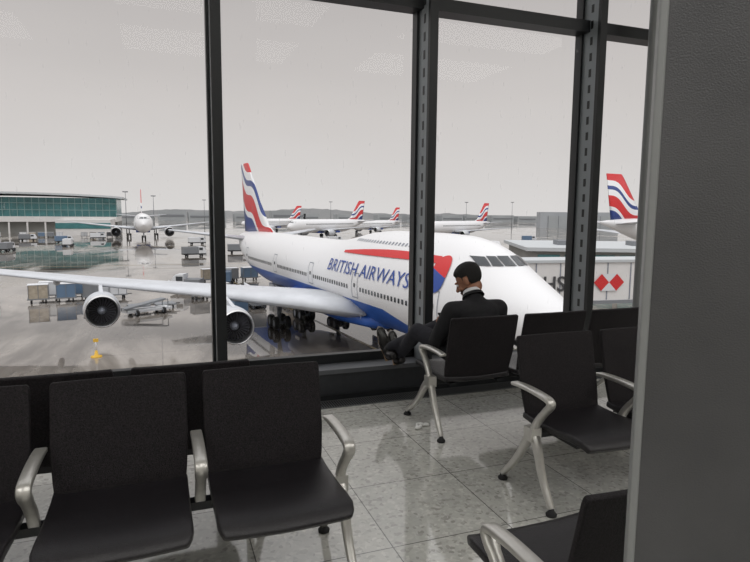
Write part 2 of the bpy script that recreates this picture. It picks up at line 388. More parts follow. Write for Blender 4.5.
# ---------------------------------------------------------------- man
def build_man():
    man=empty('seated_man',(0,0,0))
    pel=V(2.04,3.51,.525); b=MB(); S='suit'
    b.ell(pel,(.165,.13,.10),S); b.ell((2.035,3.49,.64),(.155,.12,.13),S); b.ell((2.03,3.475,.75),(.175,.125,.13),S); b.ell((2.03,3.485,.84),(.19,.11,.085),S)
    b.capsule((1.865,3.49,.85),(2.195,3.49,.85),.064,.064,S)
    b.capsule((2.03,3.49,.87),(2.03,3.53,.935),.095,.058,S)
    LS=V(1.85,3.49,.845);LE=V(1.79,3.60,.62);LW=V(1.93,3.79,.66)
    RS=V(2.21,3.49,.845);RE=V(2.28,3.60,.62);RW=V(2.14,3.79,.66)
    for s_,e_,w_ in ((LS,LE,LW),(RS,RE,RW)):
        b.capsule(s_,e_,.068,.055,S); b.capsule(e_,w_,.053,.038,S)
    LH=V(1.95,3.57,.515);LK=V(1.80,3.93,.625);LA=V(1.80,4.30,.345)
    RH=V(2.13,3.57,.515);RK=V(2.00,3.95,.65);RA=V(1.725,4.27,.44)
    for h_,k_,a_ in ((LH,LK,LA),(RH,RK,RA)):
        b.capsule(h_,k_,.088,.062,S); mid=k_.lerp(a_,.35)
        b.capsule(k_,mid,.060,.057,S); b.capsule(mid,a_,.057,.040,S)
    me=remesh(b,'body',.011,7)
    me.materials.clear(); me.materials.append(M['suit']); me.materials.append(M['trouser']); me.materials.append(M['shirt'])
    for p in me.polygons:
        c=p.center
        arm=any(((c-a).cross(c-bb)).length/(a-bb).length<.075 and (c-a).dot(bb-a)>-.01 and (c-bb).dot(a-bb)>-.004 for a,bb in ((LE,LW),(RE,RW)))
        if not arm and (c.y>3.66 or c.z<.48): p.material_index=1
        if p.normal.y>.2 and .70<c.z<.95 and abs(c.x-2.03)<(c.z-.70)*.28: p.material_index=2
    mkobj('suited_body',me,man)
    def ring(name,c,r,h,mk,tilt,th=.006):
        mb=MB(); mb.lathe([(-h/2,r*1.1),(h/2,r),(h/2,r-th),(-h/2,r*1.1-th),(-h/2,r*1.1)],mk,'z',28); return mb.obj(name,man,c,tilt)
    ring('shirt_collar',V(2.03,3.545,.958),.060,.028,'shirt',(-.6,0,0))
    ring('jacket_collar',V(2.03,3.53,.938),.072,.022,'suit',(-.6,0,0),.014)
    b=MB()
    b.ell((0,-.018,.028),(.074,.094,.084),'skin',28); b.ell((0,.022,-.028),(.060,.066,.080),'skin',24); b.ell((0,.045,-.084),(.036,.036,.027),'skin')
    b.capsule((0,.084,.004),(0,.104,-.028),.008,.013,'skin'); b.ell((-.03,.074,.02),(.026,.014,.008),'skin'); b.ell((.03,.074,.02),(.026,.014,.008),'skin')
    b.ell((0,.084,-.055),(.024,.011,.006),'skin'); b.ell((0,.082,-.066),(.021,.011,.006),'skin')
    for sx in (-1,1):
        b.ell((sx*.076,-.010,-.004),(.009,.019,.031),'skin',14); b.ell((sx*.040,.058,-.032),(.022,.022,.02),'skin'); b.ell((sx*.012,.096,-.033),(.008,.009,.007),'skin')
    me=remesh(b,'head',.0034,2)
    me.materials.clear()
    for k in ('skin','hair','beard'): me.materials.append(M[k])
    def hairf(c):
        if abs(c.x)>.0735 and -.034<c.y<.016 and c.z<.030: return -1
        top=c.z-(.052 if c.y>.03 else .052-(.03-c.y)*1.0)
        if c.y>.072-max(0,.10-c.z)*.35: return -1
        back=-(c.y+.026); side=min(.012-c.y,c.z+.012); low=c.z+.072
        return max(min(top,.5),min(back,low),side if c.z>-.03 else -1)
    nv=[v.normal.copy() for v in me.vertices]
    for i,v in enumerate(me.vertices):
        h=hairf(v.co)
        if h>0: v.co+=nv[i]*(min(1,h/.02)*(.003+.013*max(0,min(1,(v.co.z-.02)/.06)))+random.uniform(-.0012,.0012))
    for p in me.polygons:
        c=p.center
        if hairf(c)>0: p.material_index=1
        elif c.y>-.002 and -.125<c.z<-.040 and not(abs(c.x)<.020 and -.070<c.z<-.050 and c.y>.08) and (c.z<-.044 or abs(c.x)>.058): p.material_index=2
    fd=V(-.60,.66,-.56).normalized(); xr=fd.cross(V(0,0,1)).normalized(); zu=xr.cross(fd)
    R=Matrix((xr,fd,zu)).transposed().to_4x4(); R3=R.to_3x3()
    hp=V(2.025,3.595,1.035)
    hd=mkobj('head',me,man); hd.matrix_local=Matrix.Translation(hp)@R
    for sx in (-1,1):
        e=MB(); e.ell((sx*.030,.072,.003),(.012,.011,.010),'shirt',12); e.ell((sx*.030,.0805,.003),(.005,.004,.005),'phone',10); e.obj('eye_%d'%(1 if sx<0 else 2),hd)
        e=MB(); e.capsule((sx*.016,.088,.019),(sx*.046,.078,.021),.004,.003,'hair'); e.obj('eyebrow_%d'%(1 if sx<0 else 2),hd)
    b=MB(); p1=hp+R3@V(0,-.025,-.055); b.capsule(V(2.03,3.53,.92),V(2.03,3.545,.95),.054,.053,'skin'); b.capsule(V(2.03,3.545,.95),p1,.053,.052,'skin'); b.capsule(p1,hp+R3@V(0,.0,-.03),.048,.05,'skin'); mkobj('neck',remesh(b,'neck',.005,4),man)
    def hand(name,wrist,d,palmn,side):
        d=d.normalized(); side=(side-d*side.dot(d)).normalized(); q=side.cross(d); palmn=q*(1 if q.dot(palmn)>0 else -1)
        b=MB()
        b.capsule(wrist-d*.03,wrist+d*.02,.026,.026,'skin',fl=.75,ax=side)
        for k in range(4):
            o=side*(.030-.019*k); b.capsule(wrist+d*.015+o*.7,wrist+d*.085+o,.014,.012,'skin')
        for k,L in enumerate([.072,.080,.075,.058]):
            o=side*(.032-.021*k); p0=wrist+d*.088+o
            p1=p0+(d*.8+palmn*.45)*L*.45; p2=p1+(d*.25+palmn*.95)*L*.32; p3=p2+(-d*.35+palmn*.9)*L*.26
            b.capsule(p0,p1,.0095,.0088,'skin',8);b.capsule(p1,p2,.0088,.008,'skin',8);b.capsule(p2,p3,.008,.007,'skin',8)
        t0=wrist+d*.02+side*.026; t1=t0+(d*.5+side*.8+palmn*.3)*.04; t2=t1+(d*.8+side*.1+palmn*.55)*.034; t3=t2+(d*.7-side*.3+palmn*.6)*.024
        b.capsule(t0,t1,.014,.0115,'skin',8);b.capsule(t1,t2,.011,.0098,'skin',8);b.capsule(t2,t3,.0095,.008,'skin',8)
        mkobj(name,remesh(b,name,.0032,3),man)
    hand('hand_1',LW+V(.010,.016,.002),V(.5,.8,.1),V(.3,-.1,.9),V(-.6,.5,.5))
    hand('hand_2',RW+V(-.010,.016,.002),V(-.5,.8,.1),V(-.3,-.1,.9),V(.6,.5,.5))
    ph=MB(); ph.box((-.075,-.037,-.004),(.075,.037,.004),'phone'); ph.obj('smartphone',man,(2.035,3.895,.735),(.5,0,0))
    def shoe(name,loc,toe,upv):
        b=MB(); b.ell((0,-.02,.045),(.036,.07,.045),'shoe'); b.ell((0,.08,.032),(.043,.095,.032),'shoe'); b.ell((0,.14,.026),(.040,.055,.026),'shoe'); b.capsule((0,-.04,.05),(0,-.05,.12),.038,.036,'shoe')
        b.ell((0,.06,.008),(.045,.145,.014),'shoe'); b.box((-.03,-.09,-.008),(.03,-.03,.012),'shoe')
        me=remesh(b,name,.005,3); me.materials.clear(); me.materials.append(M['shoe']); me.materials.append(M['sole'])
        for p in me.polygons:
            if p.center.z<.012: p.material_index=1
        o=mkobj(name,me,man); y=toe.normalized(); x=y.cross(upv).normalized(); z=x.cross(y)
        o.matrix_local=Matrix.Translation(loc)@Matrix((x,y,z)).transposed().to_4x4()
    shoe('shoe_1',V(1.80,4.385,.345),V(-.12,.25,1),V(0,-1,.35))
    shoe('shoe_2',V(1.712,4.365,.39),V(-.25,.25,.95),V(0,-1,.35))
    b=MB(); b.capsule(RA,RA+V(-.01,.05,-.02),.036,.034,'frame'); b.capsule(LA,LA+V(0,.04,-.02),.036,.034,'frame'); b.obj('socks',man)
build_man()
b=MB(); 
for k in range(6): b.ell((random.uniform(-.04,.04),random.uniform(-.03,.03),.012),(.03,.018,.012),'paper',6,Matrix.Rotation(random.random()*3,3,'Z'))
b.obj('crumpled_paper',loc=(1.70,3.62,0))

# ---------------------------------------------------------------- exterior ground
b=MB(); b.add([(-1500,WY+1,0),(1500,WY+1,0),(1500,2500,0),(-1500,2500,0)],[(0,1,2,3)],'tarmac'); b.obj('ground',loc=(0,0,G))
b=MB(); b.box((-30,WY+.05,G),(30,WY+.25,-.26),'conc'); b.obj('wall_facade')
M['mark']=mat('faded_marking_paint',(160,154,146),.3,noise=.2,nscale=.5); M['marky']=mat('faded_yellow_paint',(155,138,100),.3,noise=.2,nscale=.5)
b=MB()
def gl(x0,y0,x1,y1,w,m='marky'):
    d=V(x1-x0,y1-y0,0).normalized(); n=V(-d.y,d.x,0)*w/2
    b.add([V(x0,y0,0)+n,V(x1,y1,0)+n,V(x1,y1,0)-n,V(x0,y0,0)-n],[(0,1,2,3)],m)
gl(20,10,9,110,.3); gl(-60,122,60,118,.4,'mark'); gl(-60,130,80,126,.4); gl(-25,66,-30,115,.2,'mark');gl(-60,200,200,180,.5)
b.obj('apron_markings',loc=(0,0,G+.02))

# ---------------------------------------------------------------- aircraft
def pchip(xs,ys,x):
    xs=np.array(xs,float);ys=np.array(ys,float);h=np.diff(xs);d=np.diff(ys)/h;m=np.zeros(len(xs))
    for i in range(1,len(xs)-1):
        if d[i-1]*d[i]>0: w1=2*h[i]+h[i-1];w2=h[i]+2*h[i-1]; m[i]=(w1+w2)/(w1/d[i-1]+w2/d[i])
    m[0]=d[0];m[-1]=d[-1]
    i=np.clip(np.searchsorted(xs,x)-1,0,len(xs)-2);t=(x-xs[i])/h[i]
    return (2*t**3-3*t**2+1)*ys[i]+(t**3-2*t**2+t)*h[i]*m[i]+(-2*t**3+3*t**2)*ys[i+1]+(t**3-t**2)*h[i]*m[i+1]
class Fus:
    def __init__(s,tab): s.t=np.array(tab,float); s.L=s.t[-1,0]
    def par(s,q): return [float(pchip(s.t[:,0],s.t[:,k],q)) for k in range(1,6)]
    def pt(s,q,th):
        w,zb,zc,zt,k=s.par(q); c,sn=math.cos(th),math.sin(th)
        if sn>=0: return (w*c*(1-k*sn*sn),q,zc+(zt-zc)*sn)
        return (w*c,q,zc+(zc-zb)*sn)
    def sx(s,q,z):
        w,zb,zc,zt,k=s.par(q)
        sn=(z-zc)/(zt-zc) if z>zc else (z-zc)/(zc-zb)
        sn=max(-1,min(1,sn)); c=math.sqrt(1-sn*sn)
        return w*c*(1-k*sn*sn) if sn>0 else w*c
    def sfront(s,x,z):
        lo,hi=.0,12.
        for _ in range(40):
            m=(lo+hi)/2; w,zb,zc,zt,k=s.par(m)
            ins=(zb<z<zt) and s.sx(m,z)>=abs(x)
            if ins: hi=m
            else: lo=m
        return hi
T747=[(0,.02,5.43,5.45,5.47,0),(.2,.6,4.95,5.42,5.85,0),(.8,1.2,4.35,5.4,6.3,0),(1.8,1.8,3.75,5.35,6.85,0),(3.2,2.35,3.2,5.3,7.5,0),(4.6,2.7,2.8,5.3,8.25,.04),(5.8,2.93,2.55,5.3,8.95,.12),(7.2,3.1,2.38,5.3,9.4,.2),(9.2,3.22,2.2,5.3,9.65,.24),(12,3.25,2.1,5.3,9.7,.25),(18,3.25,2.1,5.3,9.65,.24),(22,3.25,2.1,5.3,9.4,.2),(25,3.25,2.1,5.3,8.95,.12),(28,3.25,2.1,5.3,8.55,.04),(32,3.25,2.1,5.3,8.4,0),(48,3.25,2.1,5.3,8.4,0),(54,3.12,2.7,5.5,8.4,0),(60,2.5,4.1,6.1,8.3,0),(65,1.6,5.6,6.9,8.1,0),(69,.6,6.9,7.3,7.7,0),(70.4,.1,7.25,7.35,7.45,0)]
def airfoil(le,te,lat,z,th,n=9):
    c=te-le; up=[];dn=[]
    for i in range(n+1):
        t=i/n; yt=5*th*c*(.2969*math.sqrt(t)-.126*t-.3516*t*t+.2843*t**3-.1036*t**4)
        up.append((lat,le+c*t,z+yt*1.1)); dn.append((lat,le+c*t,z-yt*.8))
    return up+dn[::-1][1:-1]
def wingmesh(b,secs,m):
    b.loft([airfoil(*q) for q in secs],m,True,True)
def engine(b,x,s0,z,R=1.36,L=5.2,nb=24,detail=True):
    b.lathe([(s0+.9,R*.80),(s0+.35,R*.84),(s0+.08,R*.88),(s0,R*.93)],'metal','y',40,(x,0,z))
    b.lathe([(s0,R*.93),(s0+.06,R*.98),(s0+.3,R*1.02)],'metal','y',40,(x,0,z))
    b.lathe([(s0+.3,R*1.02),(s0+1.4,R*1.07),(s0+2.6,R*1.03),(s0+L*.8,R*.82),(s0+L,R*.62),(s0+L,R*.5)],'grey','y',40,(x,0,z))
    b.lathe([(s0+L-.1,R*.5),(s0+L+1.0,R*.12),(s0+L+1.1,.001)],'fan','y',24,(x,0,z))
    b.lathe([(s0+.95,R*.81),(s0+.95,.01)],'dark','y',40,(x,0,z))
    b.lathe([(s0+.45,.01),(s0+.55,R*.10),(s0+.8,R*.22),(s0+.95,R*.27)],'line','y',24,(x,0,z))
    if detail:
        for k in range(nb):
            a=2*math.pi*k/nb
            p=lambda r,t,y:(x+r*math.cos(t),s0+y,z+r*math.sin(t))
            b.add([p(R*.25,a,.42),p(R*.79,a+.10,.38),p(R*.79,a+.26,.62),p(R*.25,a+.12,.62)],[(0,1,2,3)],'fan')
def wheel(b,x,y,z,r,w):
    b.lathe([(-w/2,r*.55),(-w/2,r*.9),(-w*.35,r),(w*.35,r),(w/2,r*.9),(w/2,r*.55)],'dark','x',20,(x,y,z)); b.lathe([(-w*.42,.01),(-w*.42,r*.56)],'line','x',16,(x,y,z)); b.lathe([(w*.42,.01),(w*.42,r*.56)],'line','x',16,(x,y,z))

def jumbo():
    e=empty('jumbo_jet_airliner',(19.3,23.6,G),(0,0,.102)); F=Fus(T747)
    b=MB(); ss=sorted(set([0,.05,.12,.2,.35,.55,.8,1.1,1.4,1.8,2.2,2.7,3.2]+list(np.arange(3.6,32,.45))+list(np.arange(32,70.4,1.2))+[70.4])); NN=56
    b.loft([[F.pt(q,2*math.pi*j/NN) for j in range(NN)] for q in ss],'livery'); b.obj('fuselage',e)
    b=MB(); rings=[]
    for q,w,zt,zb in [(17,.4,2.9,2.3),(19,2.6,3.3,1.9),(23,3.7,3.9,1.75),(32,3.8,3.9,1.75),(36,3.4,3.6,1.85),(39,2.0,3.0,2.0),(40.5,.4,2.6,2.3)]:
        rings.append([(w*math.copysign(abs(math.cos(t))**.7,math.cos(t)),q,(zt+zb)/2+(zt-zb)/2*math.copysign(abs(math.sin(t))**.8,math.sin(t))) for t in [2*math.pi*j/28 for j in range(28)]])
    b.loft(rings,'livery'); b.obj('wing_fairing',e)
    for sd,nm in ((-1,'starboard'),(1,'port')):
        b=MB()
        wingmesh(b,[(18.6,35.2,sd*2.6,3.2,.115),(22.0,36.0,sd*6.5,3.6,.10),(26.6,37.4,sd*11.7,4.0,.085),(34.6,42.2,sd*20.8,4.5,.075),(43.6,48.8,sd*30.5,5.1,.07),(45.4,49.8,sd*32.4,5.25,.07)],'grey')
        wingmesh(b,[(45.6,49.8,sd*32.3,5.25,.05),(48.3,50.6,sd*33.1,7.0,.04)],'white')
        for lat,te in ((7.5,36.3),(14.5,38.8),(18.2,40.8),(24.5,44.6)):
            b.tube([(sd*lat,te-4,3.5+lat*.035),(sd*lat,te-2,3.2+lat*.035),(sd*lat,te,3.3+lat*.035),(sd*lat,te+1.2,3.6+lat*.035)],[.1,.32,.28,.04],'grey',10)
        b.obj('wing_'+nm,e)
        b=MB(); wingmesh(b,[(59,66.6,sd*1.2,7.2,.09),(66.2,69.6,sd*11,8.3,.08)],'grey'); b.obj('tailplane_'+nm,e)
        for lat,s0,z,i in ((11.7,22.3,2.25,1),(20.8,30.8,2.75,2)):
            b=MB(); engine(b,sd*lat,s0,z)
            b.loft([[(sd*lat-w,y,z+h) for w,h in ((-.18,lo),(.18,lo),(.14,hi),(-.14,hi))] for y,lo,hi in ((s0+1.0,1.35,1.45),(s0+3,1.1,1.75),(s0+5.2,.7,1.9),(s0+8.5,1.2,1.75))],'grey',True,False)
            b.obj('engine_%s_%d'%(nm,i),e)
        off=.035
        def q(s_,z_,o=off): return (sd*(F.sx(s_,z_)+o),s_,z_)
        b=MB()
        def rect(s0,s1,z0,z1,m,k=3,o=off):
            vs=[];fs=[]
            for i in range(k+1):
                for t in (s0,s1): vs.append(q(t,z0+(z1-z0)*i/k,o))
            for i in range(k): fs.append((2*i,2*i+1,2*i+3,2*i+2))
            b.add(vs,fs,m)
        doors=[8.2,19.5,29.5,41,54]
        s=9.6
        while s<60:
            if all(abs(s-d)>1.0 for d in doors): rect(s,s+.24,5.05,5.38,'glassdark')
            s+=.51
        s=11.5
        while s<23:
            rect(s,s+.20,8.72,8.92,'line',1,.045); s+=.51
        for d in doors:
            for (a0,a1,z0,z1) in ((d-.55,d-.49,4.5,6.4),(d+.49,d+.55,4.5,6.4),(d-.55,d+.55,6.35,6.42),(d-.55,d+.55,4.45,4.52)): rect(a0,a1,z0,z1,'line',6)
            rect(d-.14,d+.14,5.3,5.6,'glassdark')
        b.obj('cabin_windows_'+nm,e)
        tm=textmesh('BRITISH AIRWAYS',1.0,0,.0); xs=[v.co.x for v in tm.vertices]; ys=[v.co.y for v in tm.vertices]
        x0,x1=min(xs),max(xs); y0,y1=min(ys),max(ys)
        for v in tm.vertices:
            u=(v.co.x-x0)/(x1-x0); w=(v.co.y-y0)/(y1-y0)
            s_=25.4-u*14.2 if sd<0 else 11.2+u*14.2; z_=6.15+w*.98
            v.co=Vector(q(s_,z_,.07))
        tm.materials.clear(); tm.materials.append(M['navy']); mkobj('title_lettering_'+nm,tm,e)
        b=MB()
        def strip(pts,m,k=5):
            for (a,b_) in zip(pts[:-1],pts[1:]):
                vs=[];fs=[]
                for i in range(k+1):
                    t=i/k; vs.append(q(a[0],a[1]+(a[2]-a[1])*t,.07)); vs.append(q(b_[0],b_[1]+(b_[2]-b_[1])*t,.07))
                for i in range(k): fs.append((2*i,2*i+1,2*i+3,2*i+2))
                b.add(vs,fs,m)
        P=[]
        for i in range(25):
            t=i/24; s_=23.5-t*14.6; mid=7.85+.38*math.sin(t*math.pi*.6); th=.03+.27*math.sin(min(1,.12+t)*math.pi*.7)
            P.append((s_,mid-th,mid+th*.75))
        strip(P,'red')
        C=[];D=[]
        for i in range(21):
            a=math.pi*i/20; s_=8.35+.8*math.cos(a); h=math.sin(a)
            C.append((s_,7.45+.25*math.cos(a),7.46+1.02*max(0,h)**.7+.25*math.cos(a)*(1-h))); D.append((s_,7.45-1.2*max(0,h)**.7+.2*math.cos(a)*(1-h),7.45+.25*math.cos(a)))
        strip(C,'red'); strip(D,'navy')
        b.obj('ribbon_emblem_'+nm,e)
    b=MB()
    def pane(xa,xb,z0,z1,sd,x2a=None,x2b=None,k=4):
        vs=[];fs=[]
        for i in range(k+1):
            for j in range(k+1):
                v=i/k;u=j/k; z=z0+(z1-z0)*v; xa_=xa+((x2a if x2a is not None else xa)-xa)*v; xb_=xb+((x2b if x2b is not None else xb)-xb)*v
                x=xa_+(xb_-xa_)*u; s_=F.sfront(x,z)-.05; vs.append((sd*(x+.02),s_,z+.02))
        for i in range(k):
            for j in range(k): a=i*(k+1)+j; fs.append((a,a+1,a+k+2,a+k+1))
        b.add(vs,fs,'glassdark')
    for sd in (-1,1):
        pane(.05,.70,8.12,8.62,sd); pane(.78,1.26,8.10,8.60,sd,.76,1.14); pane(1.33,1.75,8.08,8.56,sd,1.21,1.57)
    b.obj('cockpit_windows',e)
    b=MB(); rings=[]
    fm=fin_mat(8,18.2,55)
    for le,te,z,th in ((50.5,67.6,8.1,.3),(54.0,67.8,9.2,.55),(58,68.3,12,.48),(61.5,68.9,15.2,.36),(64.8,69.5,18.0,.22),(65.5,69.4,18.2,.1)):
        c=te-le
        rings.append([((1 if i<10 else -1)*th*4.84*(.2969*math.sqrt(t)-.126*t-.3516*t*t+.2843*t**3-.1036*t**4),le+c*t,z) for i,t in [(i,(i/9 if i<10 else (18-i)/9)) for i in range(18)]])
    b.loft(rings,fm); b.obj('tail_fin',e)
    b=MB()
    for x,y in ((-5.5,32),(5.5,32),(-1.9,35.2),(1.9,35.2)):
        b.tube([(x,y,3.3),(x,y,.9)],[.22,.18],'line',12); b.tube([(x,y-1,.62),(x,y+1,.62)],.14,'line'); b.tube([(x,y-1.6,3.0),(x,y,1.2)],.09,'line')
        b.box((x-.75,y-.6,1.7),(x-.68,y+.7,3.2),'white')
        for dy in (-.75,.75):
            b.tube([(x-.6,y+dy,.62),(x+.6,y+dy,.62)],.1,'line')
            for dx in (-.55,.55): wheel(b,x+dx,y+dy,.62,.62,.45)
    b.tube([(0,8,2.6),(0,8,.7)],[.16,.13],'line'); wheel(b,-.42,8,.6,.6,.4); wheel(b,.42,8,.6,.6,.4); b.tube([(-.45,8,.6),(.45,8,.6)],.1,'line')
    b.obj('landing_gear',e)
jumbo()

TSM=[(0,.02,3.4,3.42,3.44,0),(.3,.6,2.9,3.4,3.95,0),(1.2,1.2,2.2,3.5,4.8,0),(2.6,1.7,1.75,3.6,5.5,0),(4.5,1.95,1.55,3.6,5.75,0),(7,1.98,1.5,3.6,5.75,0),(24,1.98,1.5,3.6,5.75,0),(29,1.6,2.4,4.0,5.75,0),(34,.8,3.9,4.8,5.6,0),(37.5,.15,5.0,5.15,5.3,0)]
FM2=fin_mat(5.5,12,30)
def small_mesh():
    F=Fus(TSM); P={}
    b=MB(); ss=[0,.1,.3,.7,1.2,1.8,2.6,3.5,4.5,7]+list(range(10,37,2))+[37.5]
    b.loft([[F.pt(q,2*math.pi*j/24) for j in range(24)] for q in ss],'white'); b.box((-1.5,12,1.4),(1.5,22,2.0),'navy')
    for sd in (-1,1):
        for i in range(44):
            s=6+i*.52; x=sd*(F.sx(s,4.2)+.03); b.add([(x,s,4.05),(x,s+.25,4.05),(x,s+.25,4.4),(x,s,4.4)],[(0,1,2,3)],'glassdark')
        for (xa,xb) in ((.05,.6),(.68,1.15)):
            vs=[(sd*x,F.sfront(x,z)-.05,z) for x,z in ((xa,4.65),(xb,4.65),(xb,5.05),(xa,5.05))]; b.add(vs,[(0,1,2,3)],'glassdark')
    P['fuselage']=b.mesh('fuselage')
    b=MB()
    for sd in (-1,1):
        wingmesh(b,[(12,19.5,sd*1.5,2.2,.12),(15,20,sd*5.6,2.6,.11),(20.8,22.6,sd*17,3.8,.09)],'grey')
        wingmesh(b,[(31,35,sd*.6,4.9,.09),(34.5,36.3,sd*6.2,5.4,.08)],'grey'); engine(b,sd*5.7,11,1.55,1.05,3.4,16)
        b.box((sd*5.7-.12,12.5,2.4),(sd*5.7+.12,17,2.7),'grey')
    P['wings_and_engines']=b.mesh('wings_and_engines')
    b=MB(); rings=[]
    for le,te,z,th in ((26.5,35.4,5.4,.2),(29,35.6,6.3,.3),(33.5,36.8,12.,.15)):
        c=te-le; rings.append([((1 if i<10 else -1)*th*4.8*(.2969*math.sqrt(t)-.126*t-.3516*t*t+.2843*t**3-.1036*t**4),le+c*t,z) for i,t in [(i,(i/9 if i<10 else (18-i)/9)) for i in range(18)]])
    b.loft(rings,FM2); P['tail_fin']=b.mesh('tail_fin')
    b=MB()
    for x,y in ((-3,18),(3,18),(0,4.5)):
        b.tube([(x,y,2.2),(x,y,.5)],.12,'line')
        for dx in (-.3,.3): wheel(b,x+dx,y,.5,.5,.3)
    P['landing_gear']=b.mesh('landing_gear')
    return P
SM=small_mesh()
def small(x,y,ang,sc=1.):
    e=empty('airliner',(x,y,G),(0,0,math.radians(ang))); e.scale=(sc,)*3
    for k,me in SM.items(): mkobj(k,me,e)
small(-5,232,2,1.75)
small(51,244,-58,1.4)
small(97,302,-60,1.2)
small(44,336,-60,1.25)
small(107,226,-62,1.35)
small(170.5,128.5,98,1.78)

# ---------------------------------------------------------------- terminal buildings
def terminal():
    e=empty('terminal_building',(-60,318,G),(0,0,math.radians(0)))
    b=MB(); b.box((-60,0,0),(41,40,5.5),'conc'); b.box((-60,-3,5.5),(41,40,8.0),'bridge'); b.box((-60,0,8.0),(41,40,17.0),'teal')
    for i in range(34): x=-60+i*3.05; b.box((x,-.3,8.0),(x+.25,0,17.),'tealpale')
    for z in (11.,14.2): b.box((-60,-.35,z),(41,-.05,z+.3),'tealpale')
    for i in range(14): x=-58+i*7.5; b.box((x,-2.8,0),(x+.7,-2.2,5.5),'bridge')
    b.obj('main_block',e)
    b=MB(); rings=[]
    for x in np.linspace(-62,44,24):
        t=(x+62)/106; zz=17.+1.6*math.sin(math.pi*t)**.7; rings.append([(x,-6,zz-.2),(x,44,zz-.2),(x,44,zz+.7),(x,-6,zz+.7)])
    b.loft(rings,'roof',True,False); b.obj('curved_roof',e)
    b=MB(); b.box((18,-30,0),(40,-3,7),'bridge'); b.box((18,-30.2,3),(40,-30,5.5),'teal'); b.obj('pier_block',e)
terminal()
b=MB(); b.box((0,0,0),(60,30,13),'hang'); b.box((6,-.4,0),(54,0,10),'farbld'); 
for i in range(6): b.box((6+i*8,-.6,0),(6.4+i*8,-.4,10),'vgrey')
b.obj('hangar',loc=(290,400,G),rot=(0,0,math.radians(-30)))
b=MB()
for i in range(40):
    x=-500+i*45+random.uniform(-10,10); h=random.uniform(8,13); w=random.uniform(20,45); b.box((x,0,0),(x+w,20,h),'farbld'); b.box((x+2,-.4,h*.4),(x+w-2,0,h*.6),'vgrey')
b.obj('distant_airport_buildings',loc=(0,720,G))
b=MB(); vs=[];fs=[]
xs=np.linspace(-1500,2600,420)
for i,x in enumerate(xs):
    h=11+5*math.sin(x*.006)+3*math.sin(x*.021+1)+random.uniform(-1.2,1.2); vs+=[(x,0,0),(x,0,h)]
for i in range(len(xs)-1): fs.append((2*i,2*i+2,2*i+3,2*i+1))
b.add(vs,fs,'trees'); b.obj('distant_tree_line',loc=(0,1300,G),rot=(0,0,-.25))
b=MB(); b.box((0,0,0),(70,26,5.0),'conc'); b.box((-1,-1,5.0),(71,27,5.6),'roof')
for i in range(16): b.box((1+i*4.4,-.15,2.6),(4.6+i*4.4,0,4.4),'teal')
for i in range(5): b.box((6+i*13,8,5.6),(10+i*13,12,6.4),'vgrey')
b.obj('airport_pier_building',loc=(58,82,G),rot=(0,0,math.radians(-25)))

# jet bridge
jb=empty('jet_bridge',(23.6,38.5,G),(0,0,math.radians(-8)))
b=MB(); b.box((1.5,-1.4,4.4),(30,1.4,7.4),'bridge'); b.box((1.2,-1.55,4.2),(30,1.55,4.45),'vgrey'); b.box((1.2,-1.55,7.4),(30,1.55,7.6),'roof')
for i in range(14): b.box((3+i*2,-1.45,4.5),(3.08+i*2,-1.4,7.35),'line')
b.obj('tunnel',jb)
b=MB(); b.box((-1.8,-2,4.2),(1.6,2,7.7),'vgrey'); b.box((-2.2,-1.6,4.5),(-1.8,1.6,7.5),'dark'); b.box((-1.2,-2.05,5.6),(1.0,-2,6.8),'glassdark'); b.obj('docking_cab',jb)
b=MB(); b.box((3.0,-.5,.8),(4.0,.5,4.2),'vgrey'); b.box((2.4,-1.6,.9),(4.6,1.6,1.3),'yellow'); wheel(b,3.5,-1.7,.6,.6,.5); wheel(b,3.5,1.7,.6,.6,.5); b.box((20,-.6,0),(21.2,.6,4.2),'conc'); b.obj('support_legs',jb)
tm=textmesh('HSBC',1.62,.02,.010); tm.materials.clear(); tm.materials.append(M['txtk']); mkobj('sign_text',tm,jb,(3.55,-1.5,5.25),(math.pi/2,0,0))
b=MB(); c=9.15;z=5.85;h=.66
b.add([(c-1.3,-1.5,z),(c-.65,-1.5,z+h),(c-.65,-1.5,z-h),(c,-1.5,z),(c+.65,-1.5,z+h),(c+.65,-1.5,z-h),(c+1.3,-1.5,z)],[(0,1,2),(1,3,2),(3,4,5),(4,6,5)],'red')
b.add([(c-.65,-1.5,z+h),(c+.65,-1.5,z+h),(c,-1.5,z),(c-.65,-1.5,z-h),(c+.65,-1.5,z-h)],[(0,1,2),(3,2,4)],'vwhite')
b.obj('sign_hexagon',jb)

# ---------------------------------------------------------------- ground vehicles
def cart(x,y,ang,n,cols,sz=(2.6,1.6,1.5)):
    e=empty('baggage_cart',(x,y,G),(0,0,math.radians(ang))); b=MB()
    for i in range(n):
        ox=i*(sz[0]+.6)
        b.box((ox,-sz[1]/2,.45),(ox+sz[0],sz[1]/2,.6),'vgrey')
        for a in (.4,sz[0]-.4):
            for s_ in (-1,1): wheel(b,ox+a,s_*sz[1]*.4,.25,.25,.15)
        m=cols[i%len(cols)]
        if m!='empty':
            b.box((ox+.1,-sz[1]/2+.05,.6),(ox+sz[0]-.1,sz[1]/2-.05,.6+sz[2]),m); b.box((ox+.05,-sz[1]/2,.6+sz[2]),(ox+sz[0]-.05,sz[1]/2,.66+sz[2]),'vwhite')
            for k in (0,.5,1): b.box((ox+.1+k*(sz[0]-.26),-sz[1]/2,.6),(ox+.16+k*(sz[0]-.26),-sz[1]/2+.05,.6+sz[2]),'vgrey')
        b.tube([(ox+sz[0],0,.5),(ox+sz[0]+.6,0,.5)],.05,'dark',6)
    b.obj('cart_body',e)
